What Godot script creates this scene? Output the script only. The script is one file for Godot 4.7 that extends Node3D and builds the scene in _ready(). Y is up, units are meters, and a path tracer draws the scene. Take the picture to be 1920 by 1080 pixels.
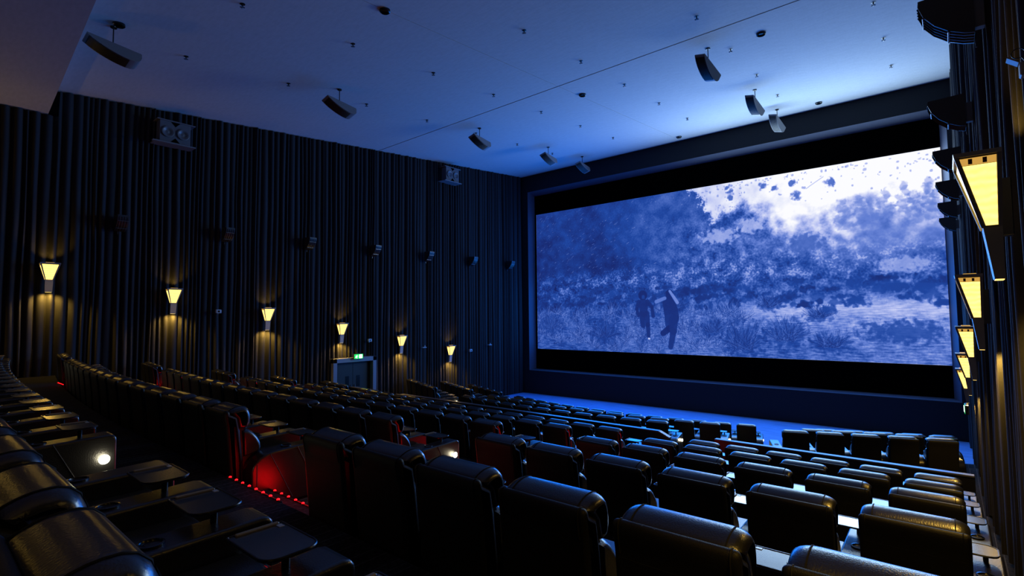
extends Node3D
# A large cinema seen from a rear row: x runs along the screen, z towards the back wall, metres.

const SCREEN_W := 20.0
const SCREEN_H := 8.54
const WALL_L := -0.90
const WALL_R := 20.56
const ROW_Z := [25.83, 23.70, 21.57, 19.43, 17.30, 15.17]      # crest of the seat backs, rear row first
const ROW_Y := [0.38, -0.04, -0.46, -0.88, -1.30, -1.72]
const FLOOR_Y := -2.76
const AISLE_Y := -2.07
const ORD := ["first", "second", "third", "fourth", "fifth", "sixth", "seventh", "eighth", "ninth", "tenth", "eleventh", "twelfth", "thirteenth", "fourteenth", "fifteenth", "sixteenth"]

var M := {}
var taken := {}
var rng := RandomNumberGenerator.new()

# ------------------------------------------------------------------ helpers: nodes
func numbered(called: String) -> String:
	var n: int = taken.get(called, 0)
	taken[called] = n + 1
	return called if n == 0 else "%s_%03d" % [called, n]

func tag(o: Node, label: String, category: String, group := "") -> void:
	o.set_meta("label", label)
	o.set_meta("category", category)
	if group != "":
		o.set_meta("group", group)

func thing(called: String, label: String, category: String, at := Vector3.ZERO, group := "") -> Node3D:
	var o := Node3D.new()
	o.name = numbered(called)
	add_child(o, true)
	o.position = at
	tag(o, label, category, group)
	return o

func put(called: String, mesh: Mesh, mat: Material, parent: Node3D, at := Vector3.ZERO) -> MeshInstance3D:
	var o := MeshInstance3D.new()
	o.name = called
	o.mesh = mesh
	o.material_override = null
	if mesh.get_surface_count() > 0 and mesh is ArrayMesh:
		for i in mesh.get_surface_count():
			o.set_surface_override_material(i, mat)
	else:
		o.material_override = mat
	o.position = at
	parent.add_child(o, true)
	return o

func struct_node(called: String) -> Node3D:
	var o := Node3D.new()
	o.name = called
	add_child(o, true)
	o.set_meta("kind", "structure")
	return o

func lone(called: String, mesh: Mesh, mat: Material, at: Vector3, label: String, category: String, group := "") -> MeshInstance3D:
	var o := put(numbered(called), mesh, mat, self, at)
	tag(o, label, category, group)
	return o

# ------------------------------------------------------------------ helpers: meshes
class Geo:
	var v := PackedVector3Array()
	var f := []            # arrays of 3 or 4 indices
	func add(p: Vector3) -> int:
		v.append(p)
		return v.size() - 1
	func quad(a: int, b: int, c: int, d: int) -> void:
		f.append([a, b, c])
		f.append([a, c, d])
	func box(lo: Vector3, hi: Vector3, bev := 0.0) -> void:
		# a box whose edges are cut by bev
		var c := (lo + hi) * 0.5
		var h := (hi - lo) * 0.5
		bev = minf(bev, minf(h.x, minf(h.y, h.z)) * 0.8)
		if bev <= 0.0:
			var n := v.size()
			for i in 8:
				v.append(c + Vector3(h.x * (1 if i & 1 else -1), h.y * (1 if i & 2 else -1), h.z * (1 if i & 4 else -1)))
			for q in [[0, 2, 3, 1], [4, 5, 7, 6], [0, 1, 5, 4], [2, 6, 7, 3], [0, 4, 6, 2], [1, 3, 7, 5]]:
				quad(n + q[0], n + q[1], n + q[2], n + q[3])
			return
		var pts := PackedVector3Array()
		for i in 8:
			var s := Vector3(1 if i & 1 else -1, 1 if i & 2 else -1, 1 if i & 4 else -1)
			for ax in 3:
				var p := h * s
				for k in 3:
					if k != ax:
						p[k] -= bev * s[k]
				pts.append(c + p)
		hull(pts)
	func hull(pts: PackedVector3Array) -> void:
		# small convex hull: every plane through three points that leaves all the others on one side
		var n := v.size()
		for p in pts:
			v.append(p)
		var seen := {}
		for i in pts.size():
			for j in range(i + 1, pts.size()):
				for k in range(j + 1, pts.size()):
					var nn := (pts[j] - pts[i]).cross(pts[k] - pts[i])
					if nn.length() < 1e-9:
						continue
					nn = nn.normalized()
					var d := nn.dot(pts[i])
					var lo := 0.0
					var hi := 0.0
					for p in pts:
						lo = minf(lo, nn.dot(p) - d)
						hi = maxf(hi, nn.dot(p) - d)
					if lo < -1e-5 and hi > 1e-5:
						continue
					if hi > 1e-5:
						nn = -nn
						d = -d
					var key := "%.3f %.3f %.3f %.3f" % [nn.x + 10.0, nn.y + 10.0, nn.z + 10.0, d]
					if seen.has(key):
						continue
					seen[key] = true
					var on := []
					var mid := Vector3.ZERO
					for m in pts.size():
						if absf(nn.dot(pts[m]) - d) < 1e-5:
							on.append(m)
							mid += pts[m]
					mid /= on.size()
					var ex: Vector3 = (pts[on[0]] - mid).normalized()
					var ey := nn.cross(ex)
					on.sort_custom(func(a, b): return atan2((pts[a] - mid).dot(ey), (pts[a] - mid).dot(ex)) > atan2((pts[b] - mid).dot(ey), (pts[b] - mid).dot(ex)))
					for m in range(1, on.size() - 1):
						f.append([n + on[0], n + on[m], n + on[m + 1]])
	func tube(path: PackedVector3Array, r: float, sides := 8) -> void:
		var rings := []
		for i in path.size():
			var d := (path[mini(i + 1, path.size() - 1)] - path[maxi(i - 1, 0)]).normalized()
			var a := d.cross(Vector3.UP if absf(d.y) < 0.9 else Vector3.RIGHT).normalized()
			var b := d.cross(a)
			var ring := []
			for s in sides:
				var t := TAU * s / sides
				ring.append(add(path[i] + (a * cos(t) + b * sin(t)) * r))
			rings.append(ring)
		for i in path.size() - 1:
			for s in sides:
				quad(rings[i][s], rings[i + 1][s], rings[i + 1][(s + 1) % sides], rings[i][(s + 1) % sides])
		var last := path.size() - 1
		for s in range(1, sides - 1):
			f.append([rings[0][0], rings[0][s], rings[0][s + 1]])
			f.append([rings[last][0], rings[last][s + 1], rings[last][s]])
	func lathe(prof: PackedVector2Array, xf: Transform3D, sides := 20) -> void:
		# prof is (radius, height); turned round the y axis of xf
		var rings := []
		for p in prof:
			var ring := []
			for s in sides:
				var t := TAU * s / sides
				ring.append(add(xf * Vector3(p.x * cos(t), p.y, p.x * sin(t))))
			rings.append(ring)
		for i in prof.size() - 1:
			for s in sides:
				quad(rings[i][s], rings[i][(s + 1) % sides], rings[i + 1][(s + 1) % sides], rings[i + 1][s])
	func slab(prof: PackedVector2Array, x0: float, x1: float, r := 0.0, steps := 4) -> void:
		# a profile in (z, y), drawn along x, its two ends rounded in by r
		var n := prof.size()
		var nor := PackedVector2Array()
		var area := 0.0
		for i in n:
			area += prof[i].cross(prof[(i + 1) % n])
		for i in n:
			var d := (prof[(i + 1) % n] - prof[i]).normalized() + (prof[i] - prof[(i + n - 1) % n]).normalized()
			d = d.normalized()
			nor.append(Vector2(d.y, -d.x) * signf(area))
		var rings := []
		var secs := []
		if r <= 0.0:
			secs = [[x0, 0.0], [x1, 0.0]]
		else:
			for k in steps + 1:
				var t := PI * 0.5 * k / steps
				secs.append([x0 + r * (1.0 - sin(t)), r * (1.0 - cos(t))])
			secs.reverse()
			var other := []
			for k in steps + 1:
				var t := PI * 0.5 * k / steps
				other.append([x1 - r * (1.0 - sin(t)), r * (1.0 - cos(t))])
			# start end: from inset to full, then full to inset
			secs = []
			for k in range(steps, -1, -1):
				var t := PI * 0.5 * k / steps
				secs.append([x0 + r * (1.0 - sin(t)), r * (1.0 - cos(t))])
			secs.sort_custom(func(a, b): return a[0] < b[0])
			# near x0 the section is inset most
			secs = []
			for k in steps + 1:
				var t := PI * 0.5 * k / steps
				secs.append([x0 + r * (1.0 - cos(t)), r * (1.0 - sin(t))])
			for k in steps + 1:
				var t := PI * 0.5 * (steps - k) / steps
				secs.append([x1 - r * (1.0 - cos(t)), r * (1.0 - sin(t))])
		for s in secs:
			var ring := []
			for i in n:
				var q: Vector2 = prof[i] - nor[i] * s[1]
				ring.append(add(Vector3(s[0], q.y, q.x)))
			rings.append(ring)
		for k in rings.size() - 1:
			for i in n:
				var j := (i + 1) % n
				quad(rings[k][i], rings[k][j], rings[k + 1][j], rings[k + 1][i])
		var cap := PackedVector2Array()
		for i in n:
			cap.append(prof[i] - nor[i] * secs[0][1])
		var tri := Geometry2D.triangulate_polygon(cap)
		var last := rings.size() - 1
		for i in range(0, tri.size(), 3):
			f.append([rings[0][tri[i]], rings[0][tri[i + 1]], rings[0][tri[i + 2]]])
			f.append([rings[last][tri[i]], rings[last][tri[i + 2]], rings[last][tri[i + 1]]])
	func turn(xf: Transform3D, from := 0) -> void:
		for i in range(from, v.size()):
			v[i] = xf * v[i]
	func done(crease := 40.0, closed := true) -> ArrayMesh:
		# normals: a face's own, averaged with those of neighbours within the crease angle
		var fn := PackedVector3Array()
		var vol := 0.0
		for t in f:
			var a := v[t[0]]
			var b := v[t[1]]
			var c := v[t[2]]
			vol += a.dot(b.cross(c))
			fn.append(-(b - a).cross(c - a))
		if closed and vol > 0.0:      # front faces run clockwise
			for i in f.size():
				var t: Array = f[i]
				f[i] = [t[0], t[2], t[1]]
				fn[i] = -fn[i]
		var near := {}
		for i in f.size():
			for k in 3:
				var key := Vector3i((v[f[i][k]] * 20000.0).round())
				if not near.has(key):
					near[key] = []
				near[key].append(i)
		var lim := cos(deg_to_rad(crease))
		var P := PackedVector3Array()
		var N := PackedVector3Array()
		for i in f.size():
			if fn[i].length() < 1e-12:
				continue
			var own := fn[i].normalized()
			for k in 3:
				var p: Vector3 = v[f[i][k]]
				var s := Vector3.ZERO
				for j in near[Vector3i((p * 20000.0).round())]:
					if fn[j].length() > 1e-12 and fn[j].normalized().dot(own) >= lim:
						s += fn[j]
				P.append(p)
				N.append(s.normalized())
		var arr := []
		arr.resize(Mesh.ARRAY_MAX)
		arr[Mesh.ARRAY_VERTEX] = P
		arr[Mesh.ARRAY_NORMAL] = N
		var m := ArrayMesh.new()
		m.add_surface_from_arrays(Mesh.PRIMITIVE_TRIANGLES, arr)
		return m

func box_mesh(lo: Vector3, hi: Vector3, bev := 0.0) -> ArrayMesh:
	var g := Geo.new()
	g.box(lo, hi, bev)
	return g.done(30.0)

func slab_mesh(prof: Array, x0: float, x1: float, r := 0.0, crease := 50.0) -> ArrayMesh:
	var g := Geo.new()
	g.slab(PackedVector2Array(prof), x0, x1, r)
	return g.done(crease)

func pillow(prof: Array, half: float, wide: float, deep: float) -> ArrayMesh:
	# a slab whose ends round off gently: over a width `wide` the section shrinks by `deep`
	var g := Geo.new()
	g.slab(PackedVector2Array(prof), -half / wide * deep, half / wide * deep, deep, 6)
	for i in g.v.size():
		var x := g.v[i].x
		# stretch only the ends: the middle keeps its place
		var edge := half / wide * deep - absf(x)
		g.v[i].x = signf(x) * (half - edge / deep * wide)
	return g.done(50.0)

func round_prof(z0: float, z1: float, y0: float, y1: float, r: float, n := 4) -> Array:
	var out := []
	for c in [[z1 - r, y1 - r, 0.0], [z0 + r, y1 - r, 90.0], [z0 + r, y0 + r, 180.0], [z1 - r, y0 + r, 270.0]]:
		for k in n + 1:
			var a := deg_to_rad(c[2] + 90.0 * k / n)
			out.append(Vector2(c[0] + r * cos(a), c[1] + r * sin(a)))
	return out

# ------------------------------------------------------------------ helpers: materials
func noise(seed_: int, freq: float, kind := FastNoiseLite.TYPE_SIMPLEX_SMOOTH, oct := 4) -> FastNoiseLite:
	var n := FastNoiseLite.new()
	n.seed = seed_
	n.noise_type = kind
	n.frequency = freq
	n.fractal_octaves = oct
	n.fractal_type = FastNoiseLite.FRACTAL_FBM if oct > 1 else FastNoiseLite.FRACTAL_NONE
	return n

func mat(col: Color, rough: float, metal := 0.0, spec := 0.5) -> StandardMaterial3D:
	var m := StandardMaterial3D.new()
	m.albedo_color = col
	m.roughness = rough
	m.metallic = metal
	m.metallic_specular = spec
	return m

func bumpy(m: StandardMaterial3D, seed_: int, freq: float, scale: float, strength: float, world := false) -> StandardMaterial3D:
	var img := noise(seed_, freq).get_seamless_image(256, 256)
	img.bump_map_to_normal_map(strength)
	m.normal_enabled = true
	m.normal_texture = ImageTexture.create_from_image(img)
	m.normal_scale = 0.6
	m.uv1_triplanar = true
	m.uv1_world_triplanar = world
	m.uv1_scale = Vector3.ONE * scale
	return m

func glow(col: Color, energy: float) -> StandardMaterial3D:
	var m := mat(Color(0.02, 0.02, 0.02), 0.5)
	m.emission_enabled = true
	m.emission = col
	m.emission_energy_multiplier = energy
	return m

func make_materials() -> void:
	M.leather = bumpy(mat(Color(0.075, 0.075, 0.08), 0.29, 0.0, 0.70), 3, 0.05, 6.0, 2.0)
	M.panel = bumpy(mat(Color(0.075, 0.075, 0.078), 0.55, 0.0, 0.4), 4, 0.08, 8.0, 3.0)
	M.thread = mat(Color(0.02, 0.02, 0.02), 0.8)
	M.tray = mat(Color(0.42, 0.42, 0.43), 0.22, 0.8)
	M.tray_rim = mat(Color(0.12, 0.12, 0.13), 0.3, 0.6)
	M.hinge = mat(Color(0.55, 0.5, 0.42), 0.4, 0.5)
	M.plate = mat(Color(0.75, 0.75, 0.75), 0.35, 0.6)
	M.cup = mat(Color(0.03, 0.03, 0.03), 0.25)
	M.curtain = mat(Color(0.16, 0.16, 0.175), 0.8, 0.0, 0.25)
	M.curtain.rim_enabled = true
	M.curtain.rim = 0.25
	bumpy(M.curtain, 7, 0.2, 3.0, 2.0, true)
	M.black = mat(Color(0.05, 0.05, 0.06), 0.9, 0.0, 0.2)
	M.masking = mat(Color(0.012, 0.012, 0.015), 1.0, 0.0, 0.05)
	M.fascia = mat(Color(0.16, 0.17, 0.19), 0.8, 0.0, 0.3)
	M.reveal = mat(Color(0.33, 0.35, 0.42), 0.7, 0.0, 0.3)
	M.box = mat(Color(0.13, 0.13, 0.14), 0.45)
	M.spk = mat(Color(0.40, 0.40, 0.42), 0.45)
	M.surround = mat(Color(0.15, 0.15, 0.16), 0.4)
	M.grille = mat(Color(0.04, 0.04, 0.045), 0.45)
	M.steel = mat(Color(0.4, 0.4, 0.42), 0.35, 0.8)
	M.horn = mat(Color(0.34, 0.34, 0.36), 0.4)
	M.white_plastic = mat(Color(0.7, 0.72, 0.75), 0.4)
	M.rail = mat(Color(0.06, 0.06, 0.07), 0.4)
	M.rail_cap = mat(Color(0.22, 0.22, 0.24), 0.35)
	M.frame_paint = mat(Color(0.42, 0.44, 0.5), 0.5)
	M.door = mat(Color(0.06, 0.055, 0.055), 0.6)
	M.lamp_metal = mat(Color(0.55, 0.55, 0.56), 0.45, 0.3)
	M.lamp_glow = lamp_glass()
	M.lamp_strip = glow(Color(1.0, 0.76, 0.36), 0.62)
	M.lamp_patch = mat(Color(0.45, 0.28, 0.12), 0.7)
	M.led = glow(Color(1.0, 0.04, 0.06), 7.0)
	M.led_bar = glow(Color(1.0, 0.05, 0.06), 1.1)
	M.aisle_lamp = glow(Color(1.0, 0.97, 0.85), 9.0)
	M.exit_green = glow(Color(0.05, 0.85, 0.3), 1.6)
	M.exit_white = glow(Color(0.9, 1.0, 0.92), 3.0)
	# ceiling plaster: a faint trowelled grain
	M.ceiling = mat(Color(0.74, 0.75, 0.76), 0.9, 0.0, 0.2)
	var ci := noise(11, 0.012, FastNoiseLite.TYPE_SIMPLEX_SMOOTH, 5).get_seamless_image(512, 512)
	var ct := Image.create(512, 512, false, Image.FORMAT_RGB8)
	for y in 512:
		for x in 512:
			var k := 0.96 + 0.05 * (ci.get_pixel((x * 2) % 512, (y * 9) % 512).r - 0.5) + 0.03 * (ci.get_pixel((x * 13) % 512, (y * 3) % 512).r - 0.5)
			ct.set_pixel(x, y, Color(k, k, k))
	M.ceiling.albedo_texture = ImageTexture.create_from_image(ct)
	M.ceiling.uv1_triplanar = true
	M.ceiling.uv1_world_triplanar = true
	M.ceiling.uv1_scale = Vector3.ONE * 0.16
	# carpet: dark, with thin paler lines down the room
	M.carpet = mat(Color(0.30, 0.30, 0.34), 0.95, 0.0, 0.2)
	var pi := Image.create(512, 256, false, Image.FORMAT_RGB8)
	var cn := noise(21, 0.09, FastNoiseLite.TYPE_SIMPLEX_SMOOTH, 3)
	rng.seed = 5
	var lines := PackedFloat32Array()
	lines.resize(512)
	var at := 6
	while at < 508:
		lines[at] = rng.randf_range(0.35, 1.0)
		lines[at + 1] = lines[at]
		at += rng.randi_range(14, 46)
	for y in 256:
		for x in 512:
			var k := 0.42 + 0.25 * cn.get_noise_2d(x, y) + 0.55 * lines[x]
			pi.set_pixel(x, y, Color(k, k, k))
	M.carpet.albedo_texture = ImageTexture.create_from_image(pi)
	M.carpet.uv1_triplanar = true
	M.carpet.uv1_world_triplanar = true
	M.carpet.uv1_scale = Vector3(0.5, 0.5, 1.0)
	# front floor: fine ribs across the room
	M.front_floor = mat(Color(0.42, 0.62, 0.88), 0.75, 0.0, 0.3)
	var fi := Image.create(256, 512, false, Image.FORMAT_RGB8)
	for y in 512:
		for x in 256:
			var k := 0.88 + 0.22 * cn.get_noise_2d(x * 0.25, y * 2.0)
			fi.set_pixel(x, y, Color(k, k, k))
	M.front_floor.albedo_texture = ImageTexture.create_from_image(fi)
	M.front_floor.uv1_triplanar = true
	M.front_floor.uv1_world_triplanar = true
	M.front_floor.uv1_scale = Vector3(0.12, 0.25, 0.25)

func lamp_glass() -> StandardMaterial3D:
	# the diffuser: rows of small lamps show through as soft bands
	var im := Image.create(64, 64, false, Image.FORMAT_RGB8)
	var n := noise(31, 0.06)
	for y in 64:
		for x in 64:
			var k := 0.86 + 0.14 * sin(y * TAU / 8.0 + 2.0 * n.get_noise_2d(x, y)) * (0.6 + 0.6 * n.get_noise_2d(x * 1.7 + 90, y))
			im.set_pixel(x, y, Color(k, k * 0.93, k * 0.72))
	var m := glow(Color(1.0, 0.89, 0.60), 3.0)
	m.emission_texture = ImageTexture.create_from_image(im)
	m.emission_operator = BaseMaterial3D.EMISSION_OP_MULTIPLY
	m.uv1_triplanar = true
	m.uv1_scale = Vector3.ONE * 2.2
	return m

# ------------------------------------------------------------------ the plan of the room
func bend(x: float) -> float:       # the long rows curve forward a little towards the left wall
	return 0.0 if x > 12.0 else -0.005 * (12.0 - x) * (12.0 - x)

func arc_z(x: float) -> float:      # the front section's rows curve towards the screen at both ends
	var d := absf(x - 9.85)
	return 12.45 - 0.027 * d * d if d < 6.3 else 11.38 - 0.39 * (d - 6.3)

func ceiling_y(z: float) -> float:
	return 11.08 - 0.083 * z

func rake_y(z: float) -> float:     # the floor at the side walls
	if z < 7.0: return FLOOR_Y
	if z < 9.3: return -2.41
	if z < 13.1: return AISLE_Y
	for i in range(5, -1, -1):
		if z < ROW_Z[i] + 0.05:
			return ROW_Y[i]
	return 0.80

func _ready() -> void:
	# ---------------------------------------------------------------- camera, air, exposure
	var cam := Camera3D.new()
	cam.name = "camera"
	cam.fov = rad_to_deg(2.0 * atan(540.0 / 967.418))
	cam.near = 0.05
	cam.far = 200.0
	cam.basis = Basis(Vector3.UP, 0.7010515) * Basis(Vector3.RIGHT, 0.0557102) * Basis(Vector3.BACK, -0.0090858)
	cam.position = Vector3(19.9702, 2.0295, 26.1422)
	add_child(cam)
	cam.current = true
	var we := WorldEnvironment.new()
	we.name = "environment"
	var env := Environment.new()
	env.background_mode = Environment.BG_COLOR
	env.background_color = Color.BLACK
	env.tonemap_mode = Environment.TONE_MAPPER_LINEAR
	env.tonemap_exposure = 1.0
	env.sdfgi_enabled = true
	env.ssao_enabled = true
	env.ssil_enabled = true
	we.environment = env
	add_child(we)
	# light that the projected picture throws into the room: dark left half, bright right half
	# (area lights over parts of the picture, each with that part's colour: white dust at top right, deep blue elsewhere)
	screen_light(0.52, 0.99, 0.75, 0.99, lin(0.50, 0.75, 1.0), 108.0)
	screen_light(0.52, 0.99, 0.50, 0.75, lin(0.06, 0.32, 1.0), 22.0)
	screen_light(0.01, 0.50, 0.50, 0.99, lin(0.01, 0.18, 1.0), 42.0)
	screen_light(0.01, 0.50, 0.01, 0.49, lin(0.01, 0.22, 1.0), 95.0)
	screen_light(0.52, 0.99, 0.01, 0.49, lin(0.02, 0.25, 1.0), 95.0)
	make_materials()
	build_shell()
	build_screen()
	build_floor()
	build_curtains()
	build_rails()
	build_door()
	build_seats()
	build_steps()
	build_lamps()
	build_speakers()
	build_ceiling_fittings()

func lin(r: float, g: float, b: float) -> Color:
	return Color(r, g, b).linear_to_srgb()

func screen_light(u0: float, u1: float, v0: float, v1: float, col: Color, energy: float) -> void:
	var a := AreaLight3D.new()
	a.name = "screen_area"
	a.area_size = Vector2(SCREEN_W * (u1 - u0), SCREEN_H * (v1 - v0))
	a.area_normalize_energy = true
	a.light_color = col
	a.light_energy = energy
	a.area_range = 60.0
	a.area_attenuation = 2.0
	a.shadow_enabled = true
	a.position = Vector3(SCREEN_W * (u0 + u1) * 0.5, SCREEN_H * (v0 + v1) * 0.5, 0.05)
	a.rotation = Vector3(0, PI, 0)
	add_child(a, true)

# ------------------------------------------------------------------ shell
func build_shell() -> void:
	var y0 := -3.4
	var back := 33.0
	var wl := put("wall_left", box_mesh(Vector3(WALL_L - 0.3, y0, -0.6), Vector3(WALL_L, 12.0, back + 0.3)), M.black, self)
	wl.set_meta("kind", "structure")
	var wr := put("wall_right", box_mesh(Vector3(WALL_R, y0, -0.6), Vector3(WALL_R + 0.3, 12.0, back + 0.3)), M.black, self)
	wr.set_meta("kind", "structure")
	var wb := put("wall_back", box_mesh(Vector3(WALL_L, y0, back), Vector3(WALL_R, 12.0, back + 0.3)), M.black, self)
	wb.set_meta("kind", "structure")
	# screen wall: a frame of wall round the opening, its reveals splayed
	var g := Geo.new()
	var o := [Vector2(-0.13, -1.25), Vector2(20.0, -1.25), Vector2(20.0, 9.76), Vector2(-0.13, 9.76)]
	var s := [Vector2(-0.36, -1.33), Vector2(20.22, -1.33), Vector2(20.22, 10.0), Vector2(-0.36, 10.0)]
	var e := [Vector2(WALL_L, y0), Vector2(WALL_R, y0), Vector2(WALL_R, 11.6), Vector2(WALL_L, 11.6)]
	var zf := 0.42
	var gr := Geo.new()
	for k in 4:
		var n := (k + 1) % 4
		var p := [g.add(Vector3(e[k].x, e[k].y, zf)), g.add(Vector3(e[n].x, e[n].y, zf)), g.add(Vector3(s[n].x, s[n].y, zf)), g.add(Vector3(s[k].x, s[k].y, zf))]
		g.quad(p[0], p[3], p[2], p[1])
		var q := [gr.add(Vector3(s[k].x, s[k].y, zf)), gr.add(Vector3(s[n].x, s[n].y, zf)), gr.add(Vector3(o[n].x, o[n].y, -0.02)), gr.add(Vector3(o[k].x, o[k].y, -0.02))]
		gr.quad(q[0], q[3], q[2], q[1])
	g.box(Vector3(WALL_L, y0, -0.5), Vector3(WALL_R, 12.0, -0.25))
	var wf := put("wall_front", g.done(20.0, false), M.fascia, self)
	wf.set_meta("kind", "structure")
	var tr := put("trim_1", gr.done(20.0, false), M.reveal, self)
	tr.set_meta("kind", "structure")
	# ceiling: two fields that meet at an open joint across the room, a rib down the middle
	var c := struct_node("ceiling")
	for span in [[-0.6, 11.44, 0.0], [11.50, 33.3, 0.0]]:
		for half in [[WALL_L - 0.3, 9.79], [9.805, WALL_R + 0.3]]:
			var b := Geo.new()
			var pts := PackedVector3Array()
			for x in half:
				for z in [span[0], span[1]]:
					pts.append(Vector3(x, ceiling_y(z), z))
					pts.append(Vector3(x, ceiling_y(z) + 0.3, z))
			b.hull(pts)
			put("panel", b.done(20.0), M.ceiling, c)
	var back_up := Geo.new()
	back_up.hull(PackedVector3Array([Vector3(WALL_L, ceiling_y(-0.6) + 0.1, -0.6), Vector3(WALL_R, ceiling_y(-0.6) + 0.1, -0.6), Vector3(WALL_L, ceiling_y(33) + 0.1, 33.0), Vector3(WALL_R, ceiling_y(33) + 0.1, 33.0),
		Vector3(WALL_L, 11.9, -0.6), Vector3(WALL_R, 11.9, -0.6), Vector3(WALL_L, 11.9, 33.0), Vector3(WALL_R, 11.9, 33.0)]))
	put("backing", back_up.done(20.0), M.black, c)
	# the lower ceiling under the projection room
	var so := Geo.new()
	var fr := [Vector3(WALL_L, 0, 23.45), Vector3(7.0, 0, 23.86), Vector3(WALL_R, 0, 24.5)]
	for k in 2:
		var pts := PackedVector3Array()
		for y in [8.34, 9.4]:
			pts.append(fr[k] + Vector3(0, y, 0))
			pts.append(fr[k + 1] + Vector3(0, y, 0))
			pts.append(Vector3(fr[k].x, y, 33.0))
			pts.append(Vector3(fr[k + 1].x, y, 33.0))
		so.hull(pts)
	put("soffit", so.done(20.0), M.ceiling, c)

func build_screen() -> void:
	var t := thing("cinema_screen", "wide cinema screen showing two people running through windswept scrub under bright dusty sky", "screen", Vector3(0, 0, 0))
	var g := PlaneMesh.new()
	g.size = Vector2(SCREEN_W, SCREEN_H)
	g.orientation = PlaneMesh.FACE_Z
	var m := mat(Color(0.02, 0.02, 0.02), 0.9)
	m.emission_enabled = true
	m.emission_texture = ImageTexture.create_from_image(paint_film())
	m.emission = Color.WHITE
	m.emission_operator = BaseMaterial3D.EMISSION_OP_MULTIPLY
	m.emission_energy_multiplier = 1.0
	var p := put("picture", g, m, t, Vector3(SCREEN_W * 0.5, SCREEN_H * 0.5, 0.0))
	p.set_meta("label", "projected film picture")
	for r in [[-0.13, 20.0, SCREEN_H, 9.76], [-0.13, 20.0, -1.25, 0.0], [-0.13, 0.0, 0.0, SCREEN_H], [20.0 - 0.0, 20.02, 0.0, SCREEN_H]]:
		put("masking", box_mesh(Vector3(r[0], r[2], -0.2), Vector3(r[1], r[3], 0.0)), M.masking, t)

# ------------------------------------------------------------------ the film still
var F: PackedFloat32Array
var FW := 1536
var FH := 656

func fput(x: int, y: int, l: float, a: float) -> void:
	if x >= 0 and y >= 0 and x < FW and y < FH:
		var i := y * FW + x
		F[i] = lerpf(F[i], l, a)

func fline(p: Vector2, q: Vector2, l: float, a: float, w := 1.0) -> void:
	var n := int(maxf(absf(q.x - p.x), absf(q.y - p.y))) + 1
	for k in n + 1:
		var c := p.lerp(q, float(k) / n)
		for dy in range(0, int(ceil(w))):
			fput(int(c.x), int(c.y) + dy, l, a)

func fcap(p: Vector2, q: Vector2, r0: float, r1: float, l: float, a := 0.9) -> void:
	# a soft tapered stroke; points in (u, v), radii in heights of the picture
	var pp := Vector2(p.x * FW, p.y * FH)
	var qq := Vector2(q.x * FW, q.y * FH)
	var R0 := r0 * FH
	var R1 := r1 * FH
	var big := maxf(R0, R1) + 2.0
	var d := qq - pp
	for y in range(int(minf(pp.y, qq.y) - big), int(maxf(pp.y, qq.y) + big)):
		for x in range(int(minf(pp.x, qq.x) - big), int(maxf(pp.x, qq.x) + big)):
			var s := Vector2(x, y)
			var t := clampf((s - pp).dot(d) / maxf(d.length_squared(), 0.01), 0.0, 1.0)
			var k := lerpf(R0, R1, t) - s.distance_to(pp + d * t)
			if k > -1.5:
				fput(x, y, l, a * clampf((k + 1.5) / 3.0, 0.0, 1.0))

func bush(u: float, v: float, ru: float, rv: float, n: int, dark: float, light: float) -> void:
	for k in n:
		var a := rng.randf_range(-2.9, -0.25)
		var root := Vector2((u + rng.randf_range(-0.35, 0.35) * ru) * FW, (v + rng.randf_range(-0.1, 0.1) * rv) * FH)
		var tip := root + Vector2(cos(a) * ru * FW, sin(a) * rv * FH * 1.5) * rng.randf_range(0.3, 1.0)
		var mid := root.lerp(tip, 0.5) + Vector2(rng.randf_range(-5, 5), rng.randf_range(-3, 3))
		var l := rng.randf_range(dark - 0.05, dark + 0.1) if rng.randf() < 0.55 else rng.randf_range(light - 0.15, light + 0.1)
		fline(root, mid, l, 0.55)
		fline(mid, tip, l, 0.5)

func blob(u: float, v: float, ru: float, rv: float, l: float, a: float, n: FastNoiseLite) -> void:
	for y in range(int((v - rv) * FH), int((v + rv) * FH)):
		for x in range(int((u - ru) * FW), int((u + ru) * FW)):
			var d := Vector2((float(x) / FW - u) / ru, (float(y) / FH - v) / rv).length() + 0.7 * n.get_noise_2d(x * 2.0, y * 2.0)
			fput(x, y, l, a * clampf((0.95 - d) * 2.2, 0.0, 1.0))

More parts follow.
